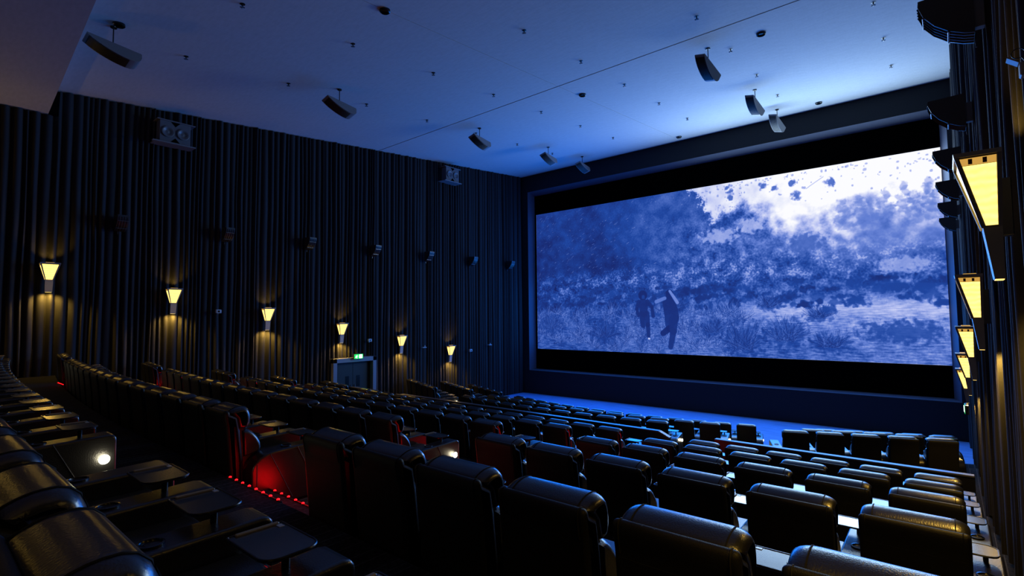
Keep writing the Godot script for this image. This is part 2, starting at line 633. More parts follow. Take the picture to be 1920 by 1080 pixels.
func paint_film() -> Image:
	rng.seed = 77
	F = PackedFloat32Array()
	F.resize(FW * FH)
	var big := noise(101, 0.004, FastNoiseLite.TYPE_SIMPLEX_SMOOTH, 4).get_image(FW, FH).get_data()
	var med := noise(102, 0.016, FastNoiseLite.TYPE_SIMPLEX_SMOOTH, 4).get_image(FW, FH).get_data()
	var fin := noise(103, 0.10, FastNoiseLite.TYPE_SIMPLEX_SMOOTH, 3).get_image(FW, FH).get_data()
	var cel := noise(104, 0.06, FastNoiseLite.TYPE_CELLULAR, 2).get_image(FW, FH).get_data()
	var sky_edge := [[0.0, -0.4], [0.40, -0.3], [0.49, -0.02], [0.52, 0.06], [0.555, 0.20], [0.60, 0.17], [0.64, 0.19], [0.69, 0.28], [0.74, 0.36], [0.82, 0.31], [0.90, 0.27], [1.0, 0.27]]
	for y in FH:
		var v := float(y) / FH
		for x in FW:
			var u := float(x) / FW
			var i := y * FW + x
			var b := big[i] / 255.0 - 0.5
			var m := med[i] / 255.0 - 0.5
			var n := fin[i] / 255.0 - 0.5
			var c := cel[i] / 255.0 - 0.5
			# the dark wall of dust on the left
			var l := 0.27 + 0.13 * m + 0.12 * b + 0.07 * n + 0.26 * clampf((u - 0.24) * 2.6, 0.0, 0.5) - 0.05 * clampf((v - 0.2) * 3.0, 0.0, 1.0)
			# broken rock in the middle
			var rock := clampf((u - 0.36) * 5.0, 0.0, 1.0) * clampf((v - 0.10) * 5.0, 0.0, 1.0)
			rock = maxf(rock, clampf((v - 0.44) * 9.0, 0.0, 1.0))
			l = lerpf(l, 0.37 + 0.42 * m + 0.26 * n + 0.22 * c + 0.10 * u, rock * 0.7)
			# pale stony band and the open ground
			var band := clampf(1.0 - absf(v - lerpf(0.57, 0.47, u)) * 8.0, 0.0, 1.0)
			var flat := cel[(int(y * 1.5) % FH) * FW + int(x * 0.5)] / 255.0 - 0.5
			var fleck := clampf((0.7 * n + 0.8 * m + 0.5 * flat - 0.12) * 5.0, 0.0, 1.0)
			l = lerpf(l, 0.78, band * fleck * (0.25 + 0.65 * u))
			var ground := clampf((v - lerpf(0.72, 0.62, u)) * 9.0, 0.0, 1.0)
			var streak := fin[(int(y * 1.6) % FH) * FW + int(x * 0.22)] / 255.0 - 0.5
			l = lerpf(l, 0.38 + 0.28 * clampf(u * 1.35 - 0.28, 0.0, 1.0) + 0.30 * streak + 0.22 * m + 0.1 * n, ground * 0.9)
			l = lerpf(l, 0.78 + 0.2 * streak, 0.75 * clampf((u - 0.55) * 6.0, 0.0, 1.0) * clampf(1.0 - absf(v - 0.735 - 0.04 * m) * 14.0, 0.0, 1.0))
			l -= 0.13 * clampf((v - 0.82) * 8.0, 0.0, 1.0) * clampf((u - 0.5) * 5.0, 0.0, 1.0)
			# drifting dust over the right
			var haze := clampf((u - 0.55) * 3.0, 0.0, 1.0) * clampf(1.0 - absf(v - 0.36) * 5.0, 0.0, 1.0)
			l = lerpf(l, 0.58 + 0.22 * b + 0.10 * m, haze * 0.95)
			# the sky and its ragged lower edge
			var ev := 0.0
			for k in sky_edge.size() - 1:
				if u >= sky_edge[k][0] and u <= sky_edge[k + 1][0]:
					ev = lerpf(sky_edge[k][1], sky_edge[k + 1][1], (u - sky_edge[k][0]) / (sky_edge[k + 1][0] - sky_edge[k][0]))
			var wide := clampf((u - 0.52) * 5.0, 0.0, 1.0)
			var d := ev - v + lerpf(0.14, 0.10, wide) * m + lerpf(0.06, 0.01, wide) * n + 0.12 * b
			var soft := lerpf(0.04, 0.26, wide)
			var sky := clampf(d / soft + 0.5, 0.0, 1.0)
			var sl := 0.84 + 0.24 * clampf((u - 0.52) * 3.0, 0.0, 1.0) + 0.16 * m + 0.1 * b - 0.10 * clampf((u - 0.9) * 3.0, 0.0, 1.0)
			l = lerpf(l, sl, sky * sky * (3.0 - 2.0 * sky))
			F[i] = l
	# two pale boulders and a grey knoll
	var bn := noise(105, 0.02)
	blob(0.572, 0.305, 0.062, 0.055, 0.74, 0.8, bn)
	blob(0.648, 0.262, 0.042, 0.055, 0.76, 0.8, bn)
	blob(0.76, 0.39, 0.055, 0.065, 0.42, 0.75, bn)
	blob(0.935, 0.53, 0.055, 0.05, 0.70, 0.8, bn)
	for tr in [[0.835, 0.20], [0.863, 0.19], [0.878, 0.21], [0.905, 0.18], [0.938, 0.155], [0.956, 0.2], [0.974, 0.155], [0.985, 0.19]]:
		for k in 5:
			blob(tr[0] + rng.randf_range(-0.006, 0.006), tr[1] + k * 0.028, 0.010 + 0.0035 * k, 0.03, 0.55, 0.5, bn)
	# flying bits against the sky, twigs against the dark
	for k in 150:
		var u := rng.randf_range(0.53, 1.0)
		var v := rng.randf_range(0.0, 0.20) * rng.randf()
		blob(u, v + 0.01, rng.randf_range(0.0012, 0.004), rng.randf_range(0.003, 0.009), 0.62, 0.7, bn)
	for s in [[0.60, 0.055, 0.011], [0.592, 0.03, 0.008], [0.674, 0.045, 0.010], [0.70, 0.07, 0.009], [0.736, 0.06, 0.010], [0.745, 0.13, 0.014], [0.81, 0.085, 0.013], [0.60, 0.09, 0.008]]:
		blob(s[0], s[1], s[2], s[2] * 2.2, 0.45, 0.9, bn)
	fline(Vector2(0.765 * FW, 0.10 * FH), Vector2(0.80 * FW, 0.05 * FH), 0.7, 0.8, 3.0)
	for k in 260:
		var p := Vector2(rng.randf_range(0.0, 0.5) * FW, rng.randf_range(0.02, 0.56) * FH)
		var len := rng.randf_range(2, 12)
		fline(p, p + Vector2(len, -len * rng.randf_range(0.2, 1.2)), rng.randf_range(0.55, 0.95), 0.55)
	# scrub
	for k in 130:
		blob(rng.randf_range(0.0, 1.0), rng.randf_range(0.58, 0.72), rng.randf_range(0.008, 0.03), rng.randf_range(0.012, 0.035), rng.randf_range(0.18, 0.34), 0.7, bn)
	for k in 150:
		var u := rng.randf_range(0.0, 0.62)
		bush(u, rng.randf_range(0.74, 1.0), 0.035, 0.06, 46, 0.22, 0.62)
	for s in [[0.24, 0.90, 0.06, 0.09], [0.62, 0.95, 0.06, 0.13], [0.55, 0.86, 0.04, 0.07], [0.71, 0.90, 0.06, 0.10], [0.80, 0.93, 0.05, 0.06], [0.78, 0.78, 0.035, 0.05], [0.05, 0.85, 0.05, 0.08], [0.68, 0.72, 0.03, 0.05], [0.45, 0.72, 0.04, 0.06]]:
		blob(s[0], s[1] - s[3] * 0.3, s[2], s[3], 0.24, 0.55, bn)
		bush(s[0], s[1], s[2], s[3], 240, 0.18, 0.5)
	for s in [[0.93, 0.85, 0.10, 0.07], [0.84, 0.70, 0.02, 0.035], [0.90, 0.63, 0.05, 0.04], [0.97, 0.66, 0.03, 0.06], [0.845, 0.62, 0.03, 0.03], [0.80, 0.74, 0.02, 0.03]]:
		blob(s[0], s[1], s[2], s[3], 0.33, 0.8, bn)
	# two people running towards the audience
	var D := 0.20
	fcap(Vector2(0.362, 0.630), Vector2(0.362, 0.634), 0.030, 0.030, 0.17)
	fcap(Vector2(0.3635, 0.640), Vector2(0.3635, 0.648), 0.010, 0.010, 0.36, 0.7)
	fcap(Vector2(0.363, 0.685), Vector2(0.364, 0.745), 0.031, 0.027, D)
	fcap(Vector2(0.375, 0.672), Vector2(0.388, 0.708), 0.013, 0.011, D)
	fcap(Vector2(0.388, 0.708), Vector2(0.391, 0.765), 0.011, 0.012, D)
	fcap(Vector2(0.350, 0.672), Vector2(0.344, 0.719), 0.013, 0.011, D)
	fcap(Vector2(0.344, 0.719), Vector2(0.348, 0.764), 0.011, 0.009, D)
	fcap(Vector2(0.358, 0.75), Vector2(0.361, 0.825), 0.018, 0.016, D)
	fcap(Vector2(0.372, 0.75), Vector2(0.375, 0.82), 0.019, 0.016, D)
	fcap(Vector2(0.375, 0.82), Vector2(0.377, 0.90), 0.015, 0.011, D)
	fcap(Vector2(0.377, 0.907), Vector2(0.379, 0.907), 0.006, 0.005, 0.9)
	fcap(Vector2(0.438, 0.625), Vector2(0.438, 0.64), 0.024, 0.024, 0.17)
	fcap(Vector2(0.437, 0.68), Vector2(0.443, 0.775), 0.044, 0.046, D)
	fcap(Vector2(0.450, 0.668), Vector2(0.459, 0.684), 0.014, 0.013, D)
	fcap(Vector2(0.459, 0.684), Vector2(0.439, 0.612), 0.011, 0.008, 0.62)
	fcap(Vector2(0.425, 0.655), Vector2(0.401, 0.675), 0.011, 0.012, 0.55)
	fcap(Vector2(0.438, 0.79), Vector2(0.437, 0.84), 0.036, 0.024, 0.24)
	fcap(Vector2(0.437, 0.84), Vector2(0.418, 0.872), 0.020, 0.018, 0.17)
	fcap(Vector2(0.447, 0.79), Vector2(0.446, 0.86), 0.030, 0.022, 0.22)
	fcap(Vector2(0.446, 0.86), Vector2(0.438, 0.955), 0.020, 0.016, 0.22)
	# colour: navy, blue, lavender, white
	var ramp := Gradient.new()
	ramp.offsets = PackedFloat32Array([0.0, 0.16, 0.34, 0.55, 0.76, 1.0])
	ramp.colors = PackedColorArray([Color(0.03, 0.06, 0.22), Color(0.09, 0.15, 0.42), Color(0.12, 0.27, 0.62), Color(0.38, 0.49, 0.82), Color(0.70, 0.74, 0.94), Color(0.99, 0.99, 1.0)])
	var lut := []
	for k in 256:
		lut.append(ramp.sample(k / 255.0))
	var out := PackedByteArray()
	out.resize(FW * FH * 3)
	for i in FW * FH:
		var col: Color = lut[int(clampf(F[i], 0.0, 1.0) * 255.0)]
		out[i * 3] = col.r8
		out[i * 3 + 1] = col.g8
		out[i * 3 + 2] = col.b8
	F = PackedFloat32Array()
	return Image.create_from_data(FW, FH, false, Image.FORMAT_RGB8, out)

# ------------------------------------------------------------------ floor
func tier(called: String, parent: Node3D, x0: float, x1: float, front: Callable, back: Callable, y: float, low: float, m: Material) -> void:
	var g := Geo.new()
	var n := maxi(1, int(ceil((x1 - x0) / 0.9)))
	var rows := []
	for k in n + 1:
		var x := lerpf(x0, x1, float(k) / n)
		rows.append([g.add(Vector3(x, y, front.call(x))), g.add(Vector3(x, y, back.call(x))), g.add(Vector3(x, low, back.call(x))), g.add(Vector3(x, low, front.call(x)))])
	for k in n:
		for s in 4:
			g.quad(rows[k][s], rows[k][(s + 1) % 4], rows[k + 1][(s + 1) % 4], rows[k + 1][s])
	g.quad(rows[0][0], rows[0][3], rows[0][2], rows[0][1])
	g.quad(rows[n][0], rows[n][1], rows[n][2], rows[n][3])
	put(called, g.done(30.0), m, parent)

func build_floor() -> void:
	var fl := struct_node("floor")
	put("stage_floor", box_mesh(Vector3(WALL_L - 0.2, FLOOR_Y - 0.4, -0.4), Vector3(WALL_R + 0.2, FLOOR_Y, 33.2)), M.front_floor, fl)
	var low := FLOOR_Y - 0.02
	tier("tier", fl, WALL_L, WALL_R, func(x): return arc_z(x) - 4.25 + 0.18, func(x): return arc_z(x) - 2.2 + 0.18, -2.41, low, M.carpet)
	tier("tier", fl, WALL_L, WALL_R, func(x): return arc_z(x) - 2.2 + 0.18, func(x): return 13.1, AISLE_Y, low, M.carpet)
	for i in range(5, -1, -1):
		var front: float = ROW_Z[i + 1] + 0.17 if i < 5 else 13.1
		var bz: float = ROW_Z[i] + 0.17
		tier("tier", fl, WALL_L, WALL_R, func(x): return front + (bend(x) if i < 5 else 0.0), func(x): return bz + bend(x), ROW_Y[i], low, M.carpet)
	tier("tier", fl, WALL_L, WALL_R, func(x): return ROW_Z[0] + 0.17 + bend(x), func(x): return 29.0, 0.80, low, M.carpet)
	tier("tier", fl, WALL_L, WALL_R, func(x): return 29.0, func(x): return 33.1, 1.60, low, M.carpet)

# ------------------------------------------------------------------ curtains
func curtain(side: int, seed_: int, z0: float, z1: float, gap: Array) -> ArrayMesh:
	# pleats of uneven width and depth hang from the ceiling; side +1 faces into the room from the left wall
	rng.seed = seed_
	var pl := []
	var z := z0
	while z < z1:
		var w := rng.randf_range(0.10, 0.29)
		pl.append([z, minf(w, z1 - z), rng.randf_range(0.09, 0.20), rng.randf_range(0.6, 1.1)])
		z += w
	var sway := noise(seed_ + 9, 0.35, FastNoiseLite.TYPE_SIMPLEX_SMOOTH, 2)
	var lev := 7
	var cols := []
	var per := 9
	var P := PackedVector3Array()
	for q in pl:
		for k in per:
			var t := float(k) / per
			for j in lev + 1:
				var h := float(j) / lev
				var zz: float = q[0] + t * q[1] + 0.045 * sway.get_noise_2d(q[0] * 3.0 + t * q[1] * 3.0, h * 4.0)
				var base: float = (WALL_L + 0.03) if side > 0 else (WALL_R - 0.03)
				var d: float = q[2] * pow(maxf(sin(PI * t), 0.0), q[3]) * (0.85 + 0.3 * sway.get_noise_2d(q[0] * 9.0, h * 3.0 + 50.0))
				var yb := rake_y(q[0] + t * q[1]) + 0.04
				for gp in gap:
					if q[0] + t * q[1] > gp[0] and q[0] + t * q[1] < gp[1]:
						yb = maxf(yb, gp[2])
				var yt := ceiling_y(zz) - 0.02
				if zz > 23.2:
					yt = minf(yt, 8.32)
				P.append(Vector3(base + side * d, lerpf(yb, yt, h), zz))
		cols.append(q)
	var n := pl.size() * per
	var N := PackedVector3Array()
	N.resize(P.size())
	for i in n:
		for j in lev + 1:
			var a := P[maxi(i - 1, 0) * (lev + 1) + j]
			var b := P[mini(i + 1, n - 1) * (lev + 1) + j]
			var du := b - a
			N[i * (lev + 1) + j] = Vector3(side * absf(du.z), 0, -side * du.x).normalized()
	var I := PackedInt32Array()
	for i in n - 1:
		for j in lev:
			var a := i * (lev + 1) + j
			var b := a + lev + 1
			if side < 0:
				I.append_array([a, a + 1, b + 1, a, b + 1, b])
			else:
				I.append_array([a, b + 1, a + 1, a, b, b + 1])
	var arr := []
	arr.resize(Mesh.ARRAY_MAX)
	arr[Mesh.ARRAY_VERTEX] = P
	arr[Mesh.ARRAY_NORMAL] = N
	arr[Mesh.ARRAY_INDEX] = I
	var m := ArrayMesh.new()
	m.add_surface_from_arrays(Mesh.PRIMITIVE_TRIANGLES, arr)
	return m

func build_curtains() -> void:
	lone("curtain", curtain(1, 401, 0.5, 32.9, [[11.7, 13.93, 0.2]]), M.curtain, Vector3.ZERO, "long black pleated curtain covering the left wall from screen to back", "curtain")
	lone("curtain", curtain(-1, 402, 0.5, 32.9, []), M.curtain, Vector3.ZERO, "long black pleated curtain covering the right wall beside the near lamps", "curtain")

# ------------------------------------------------------------------ rails
func build_rails() -> void:
	for r in [[WALL_L + 0.2, 1.62, "left", "short dark half wall in front of the seats by the left wall"], [3.0, 14.25, "mid", "long dark half wall across the middle block, between the two aisles"], [15.42, 20.22, "right", "dark half wall with pale cap in front of the right block"]]:
		var t := thing("half_wall", r[3], "railing", Vector3((r[0] + r[1]) * 0.5, AISLE_Y, 13.0), "half walls along the cross aisle")
		var h: float = (r[1] - r[0]) * 0.5
		var cut := 0.28 if r[2] != "right" else 0.0
		var prof := [Vector2(-h, 0), Vector2(h, 0), Vector2(h, 1.01 - cut * 0.45), Vector2(h - cut, 1.01), Vector2(-h, 1.01)]
		if cut == 0.0:
			prof = [Vector2(-h, 0), Vector2(h, 0), Vector2(h, 1.01), Vector2(-h, 1.01)]
		var b := Geo.new()
		var zs := [-0.055, 0.055]
		var ring := []
		for z in zs:
			var rr := []
			for p in prof:
				rr.append(b.add(Vector3(p.x, p.y, z)))
			ring.append(rr)
		var tri := Geometry2D.triangulate_polygon(PackedVector2Array(prof))
		for i in range(0, tri.size(), 3):
			b.f.append([ring[0][tri[i]], ring[0][tri[i + 1]], ring[0][tri[i + 2]]])
			b.f.append([ring[1][tri[i]], ring[1][tri[i + 2]], ring[1][tri[i + 1]]])
		for i in prof.size():
			var j := (i + 1) % prof.size()
			b.quad(ring[0][j], ring[0][i], ring[1][i], ring[1][j])
		put("panel", b.done(20.0), M.rail, t)
		put("cap", box_mesh(Vector3(-h, 1.0, -0.08), Vector3(h - cut, 1.045, 0.08), 0.012), M.rail_cap, t)
		if cut > 0.0:
			var c := Geo.new()
			c.box(Vector3(0, -0.022, -0.08), Vector3(Vector2(cut, cut * 0.45).length() + 0.02, 0.022, 0.08), 0.01)
			c.turn(Transform3D(Basis(Vector3.BACK, -atan(0.45)), Vector3(h - cut - 0.005, 1.022, 0)))
			put("end_cap", c.done(25.0), M.rail_cap, t)

# ------------------------------------------------------------------ door in the left wall
func build_door() -> void:
	var d := struct_node("door_1")
	d.position = Vector3(WALL_L + 0.06, AISLE_Y, 12.815)
	# local: x into the room, z along the wall
	var hw := 1.11
	put("jamb", box_mesh(Vector3(0.0, 0, hw - 0.19), Vector3(0.30, 2.33, hw), 0.01), M.frame_paint, d)
	put("jamb", box_mesh(Vector3(0.0, 0, -hw), Vector3(0.30, 2.33, -hw + 0.19), 0.01), M.frame_paint, d)
	put("head", box_mesh(Vector3(0.0, 2.13, -hw), Vector3(0.30, 2.33, hw), 0.01), M.frame_paint, d)
	for s in [-1, 1]:
		var z0 := 0.005 if s > 0 else -0.915
		var leaf := put("leaf", box_mesh(Vector3(0.02, 0.01, z0), Vector3(0.065, 2.12, z0 + 0.91), 0.004), M.door, d)
		var c: float = 0.28 * s
		put("vision_panel", box_mesh(Vector3(0.06, 1.0, c - 0.09), Vector3(0.075, 1.5, c + 0.09), 0.004), M.cup, leaf)
		put("handle", box_mesh(Vector3(0.065, 0.85, 0.10 * s - 0.02), Vector3(0.10, 1.1, 0.10 * s + 0.02), 0.008), M.steel, leaf)
	exit_sign(Vector3(-0.44, 0.30, 12.75), PI / 2, "green lit exit sign with running figure above the left side door")

func exit_sign(at: Vector3, turn: float, label: String) -> void:
	var t := thing("exit_sign", label, "sign", at, "exit signs")
	t.rotation.y = turn
	put("case", box_mesh(Vector3(-0.24, -0.11, -0.05), Vector3(0.24, 0.13, 0.03), 0.01), M.box, t)
	put("face", box_mesh(Vector3(-0.22, -0.09, 0.028), Vector3(0.22, 0.11, 0.036)), M.exit_green, t)
	# pictogram: a figure running to a doorway
	var g := Geo.new()
	var z := 0.038
	g.box(Vector3(0.02, -0.07, z - 0.004), Vector3(0.18, 0.09, z))
	put("doorway", g.done(), M.exit_white, t)
	var m := Geo.new()
	for s in [[-0.10, 0.045, -0.13, -0.01], [-0.13, -0.01, -0.08, -0.035], [-0.08, -0.035, -0.10, -0.075], [-0.13, -0.01, -0.18, -0.04], [-0.10, 0.04, -0.05, 0.015], [-0.11, 0.04, -0.16, 0.02]]:
		m.tube(PackedVector3Array([Vector3(s[0], s[1], z), Vector3(s[2], s[3], z)]), 0.010, 6)
	m.tube(PackedVector3Array([Vector3(-0.088, 0.066, z), Vector3(-0.084, 0.078, z)]), 0.014, 8)
	put("running_figure", m.done(), M.exit_white, t)
	put("bracket", box_mesh(Vector3(-0.06, 0.12, -0.04), Vector3(0.06, 0.16, 0.0), 0.005), M.steel, t)
	var l := OmniLight3D.new()
	l.light_color = Color(0.15, 1.0, 0.4)
	l.light_energy = 0.035
	l.light_size = 0.12
	l.omni_range = 60.0
	l.omni_attenuation = 2.0
	l.shadow_enabled = true
	l.position = Vector3(0, 0, 0.16)
	t.add_child(l)

# ------------------------------------------------------------------ recliners
var seat_kinds := {}

func seat_meshes() -> Dictionary:
	var m := {}
	m.shell = slab_mesh([Vector2(0.10, 1.04), Vector2(0.108, 1.062), Vector2(0.118, 1.074), Vector2(0.131, 1.079), Vector2(0.145, 1.077), Vector2(0.157, 1.068), Vector2(0.163, 1.05), Vector2(0.163, 1.02), Vector2(0.155, 0.97), Vector2(0.145, 0.92), Vector2(0.115, 0.6), Vector2(0.09, 0.3), Vector2(0.07, 0.05), Vector2(-0.04, 0.05), Vector2(-0.04, 0.5), Vector2(0.0, 0.85), Vector2(0.03, 1.0)], -0.302, 0.302, 0.03)
	m.head = pillow([Vector2(0.10, 1.03), Vector2(0.111, 1.055), Vector2(0.105, 1.068), Vector2(0.085, 1.082), Vector2(0.055, 1.096), Vector2(0.025, 1.105), Vector2(-0.005, 1.109), Vector2(-0.04, 1.109), Vector2(-0.072, 1.099), Vector2(-0.10, 1.072), Vector2(-0.118, 1.03), Vector2(-0.126, 0.98), Vector2(-0.124, 0.93), Vector2(-0.108, 0.885), Vector2(-0.085, 0.86), Vector2(-0.04, 0.85), Vector2(0.02, 0.87), Vector2(0.05, 0.97)], 0.300, 0.10, 0.05)
	m.lumbar = pillow([Vector2(-0.02, 0.85), Vector2(-0.075, 0.858), Vector2(-0.115, 0.845), Vector2(-0.16, 0.81), Vector2(-0.205, 0.755), Vector2(-0.238, 0.695), Vector2(-0.25, 0.64), Vector2(-0.235, 0.59), Vector2(-0.19, 0.56), Vector2(-0.04, 0.55)], 0.29, 0.09, 0.045)
	m.side = slab_mesh([Vector2(0.0, 0.06), Vector2(0.05, 0.9), Vector2(-0.05, 0.86), Vector2(-0.17, 0.62), Vector2(-0.26, 0.5), Vector2(-0.30, 0.4), Vector2(-0.30, 0.06)], -0.262, 0.262, 0.0)
	m.seat = slab_mesh(round_prof(-0.86, -0.16, 0.36, 0.505, 0.06), -0.258, 0.258, 0.045)
	m.foot = slab_mesh(round_prof(-0.93, -0.85, 0.10, 0.43, 0.03), -0.25, 0.25, 0.025)
	m.base = slab_mesh([Vector2(-0.04, 0.0), Vector2(-0.80, 0.0), Vector2(-0.80, 0.36), Vector2(-0.04, 0.36)], -0.256, 0.256, 0.0)
	var cons := [Vector2(-0.045, 0.02), Vector2(-0.045, 0.42), Vector2(-0.07, 0.49), Vector2(-0.13, 0.555), Vector2(-0.20, 0.59), Vector2(-0.30, 0.608), Vector2(-0.60, 0.62), Vector2(-0.93, 0.63), Vector2(-0.965, 0.622), Vector2(-0.985, 0.60), Vector2(-0.99, 0.57), Vector2(-0.99, 0.02)]
	m.console = slab_mesh(cons, -0.115, 0.115, 0.022)
	# cup holder: a ring and a dark well let into the top
	var g := Geo.new()
	g.lathe(PackedVector2Array([Vector2(0.058, 0.0), Vector2(0.058, 0.012), Vector2(0.047, 0.014), Vector2(0.044, 0.006), Vector2(0.040, 0.002), Vector2(0.0, 0.002)]), Transform3D(Basis.IDENTITY, Vector3(0, 0.612, -0.47)))
	m.cup = g.done(35.0)
	# tray: rounded towards the outer end
	var pts := PackedVector2Array()
	for c in [[0.42 - 0.07, -0.75 + 0.05, 0.0, 0.07], [0.055 + 0.012, -0.63 - 0.012, 90.0, 0.012], [0.055 + 0.012, -0.87 + 0.012, 180.0, 0.012], [0.42 - 0.07, -0.87 + 0.07, 270.0, 0.07]]:
		for k in 7:
			var a := deg_to_rad(c[2] + 90.0 * k / 6)
			pts.append(Vector2(c[0] + c[3] * cos(a), c[1] + c[3] * sin(a)))
	m.tray = plate(pts, 0.694, 0.706)
	var t := Geo.new()
	t.tube(PackedVector3Array([Vector3(0.345, 0.60, -0.75), Vector3(0.345, 0.695, -0.75)]), 0.017, 10)
	t.tube(PackedVector3Array([Vector3(0.10, 0.686, -0.75), Vector3(0.345, 0.686, -0.75)]), 0.008, 6)
	m.post = t.done()
	# the rim round the edge of the tray
	var rim := Geo.new()
	var path := PackedVector3Array()
	for p in pts:
		path.append(Vector3(p.x, 0.704, p.y))
	path.append(path[0])
	rim.tube(path, 0.006, 6)
	m.rim = rim.done()
	m.hinge = box_mesh(Vector3(0.059, 0.700, -0.85), Vector3(0.081, 0.716, -0.66), 0.004)
	m.num = box_mesh(Vector3(0.085, 0.705, -0.855), Vector3(0.12, 0.709, -0.83), 0.001)
	# seams at the ends of the head roll and of the padded edge behind it
	for s in [-1, 1]:
		var st := Geo.new()
		var pth := PackedVector3Array()
		for q in [[0.107, 1.069], [0.086, 1.083], [0.055, 1.097], [0.025, 1.106], [-0.005, 1.110], [-0.04, 1.110], [-0.073, 1.100], [-0.101, 1.073], [-0.119, 1.03], [-0.127, 0.98], [-0.125, 0.93], [-0.109, 0.885]]:
			pth.append(Vector3(s * 0.225, q[1] - 0.002, q[0]))
		st.tube(pth, 0.004, 5)
		m["stitch%d" % s] = st.done()
		var sh := Geo.new()
		pth = PackedVector3Array()
		for q in [[0.118, 1.075], [0.131, 1.080], [0.146, 1.078], [0.158, 1.068], [0.164, 1.05], [0.164, 1.02], [0.156, 0.97], [0.146, 0.92]]:
			pth.append(Vector3(s * 0.262, q[1], q[0]))
		sh.tube(pth, 0.004, 5)
		m["shell%d" % s] = sh.done()
	var line := Geo.new()
	line.tube(PackedVector3Array([Vector3(-0.27, 0.90, 0.141), Vector3(0.27, 0.90, 0.141)]), 0.003, 4)
	m.line = line.done()
	# seams on the side panel at a block's aisle end
	var nq := 0
	for q in [[-0.55, 0.612, -0.82, 0.06], [-0.24, 0.59, -0.50, 0.06], [-0.10, 0.5, -0.10, 0.06]]:
		var se := Geo.new()
		se.tube(PackedVector3Array([Vector3(0.1155, q[1], q[0]), Vector3(0.1155, q[3], q[2])]), 0.005, 5)
		m["side%d" % nq] = se.done()
		nq += 1
	var al := Geo.new()
	al.lathe(PackedVector2Array([Vector2(0.0, 0.016), Vector2(0.028, 0.014), Vector2(0.040, 0.004), Vector2(0.042, 0.0)]), Transform3D(Basis(Vector3.BACK, -PI / 2), Vector3(0.116, 0.42, -0.90)), 16)
	m.aisle_lamp = al.done(60.0, false)
	return m

func plate(pts: PackedVector2Array, y0: float, y1: float) -> ArrayMesh:
	var g := Geo.new()
	var a := []
	var b := []
	for p in pts:
		a.append(g.add(Vector3(p.x, y0, p.y)))
		b.append(g.add(Vector3(p.x, y1, p.y)))
	var tri := Geometry2D.triangulate_polygon(pts)
	for i in range(0, tri.size(), 3):
		g.f.append([a[tri[i]], a[tri[i + 1]], a[tri[i + 2]]])
		g.f.append([b[tri[i]], b[tri[i + 2]], b[tri[i + 1]]])
	for i in pts.size():
		var j := (i + 1) % pts.size()
		g.quad(a[j], a[i], b[i], b[j])
	return g.done(30.0)

func make_seat(m: Dictionary, left_end: bool, right_end: bool, lit: bool, sewn: bool) -> Node3D:
	var t := Node3D.new()
	var sh := put("backrest", m.shell, M.panel, t)
	var hd := put("headrest", m.head, M.leather, t)
	if sewn:
		for s in [-1, 1]:
			put("seam", m["shell%d" % s], M.thread, sh)
			put("seam", m["stitch%d" % s], M.thread, hd)
		put("seam", m.line, M.thread, sh)
	put("lumbar_cushion", m.lumbar, M.leather, t)
	put("back_frame", m.side, M.leather, t)
	put("seat_cushion", m.seat, M.leather, t)
	put("footrest", m.foot, M.leather, t)
	put("base", m.base, M.panel, t)
	var c := put("console", m.console, M.leather, t, Vector3(0.3775, 0, 0))
	put("cup_holder", m.cup, M.cup, c)
	if right_end:
		for q in 3:
			put("side_seam", m["side%d" % q], M.thread, c)
	if lit:
		var al := put("aisle_lamp", m.aisle_lamp, M.aisle_lamp, c)
		al.set_meta("label", "round white aisle light")
		var l := OmniLight3D.new()
		l.light_color = Color(1.0, 0.95, 0.8)
		l.light_energy = 0.035
		l.light_size = 0.04
		l.omni_range = 40.0
		l.omni_attenuation = 2.0
		l.shadow_enabled = true
		l.position = Vector3(0.19, 0.42, -0.90)
		c.add_child(l)
	if left_end:
		var c2 := put("console", m.console, M.leather, t, Vector3(-0.3775, 0, 0))
		put("cup_holder", m.cup, M.cup, c2)
	var tr := put("tray", m.tray, M.tray, t)
	put("rim", m.rim, M.tray_rim, tr)
	put("post", m.post, M.tray_rim, tr)
	put("hinge", m.hinge, M.hinge, tr)
	put("number_plate", m.num, M.plate, tr)
	return t

func place_seat(kind: String, at: Vector3, turn: float, label: String, group: String) -> Node3D:
	var src: Node3D = seat_kinds[kind if at.z > 18.0 and at.x > 12.5 else kind + " plain"]
	var o := src.duplicate()
	o.name = numbered("recliner")
	add_child(o, true)
	o.position = at
	o.rotation.y = turn
	tag(o, label, "recliner", group)
	return o

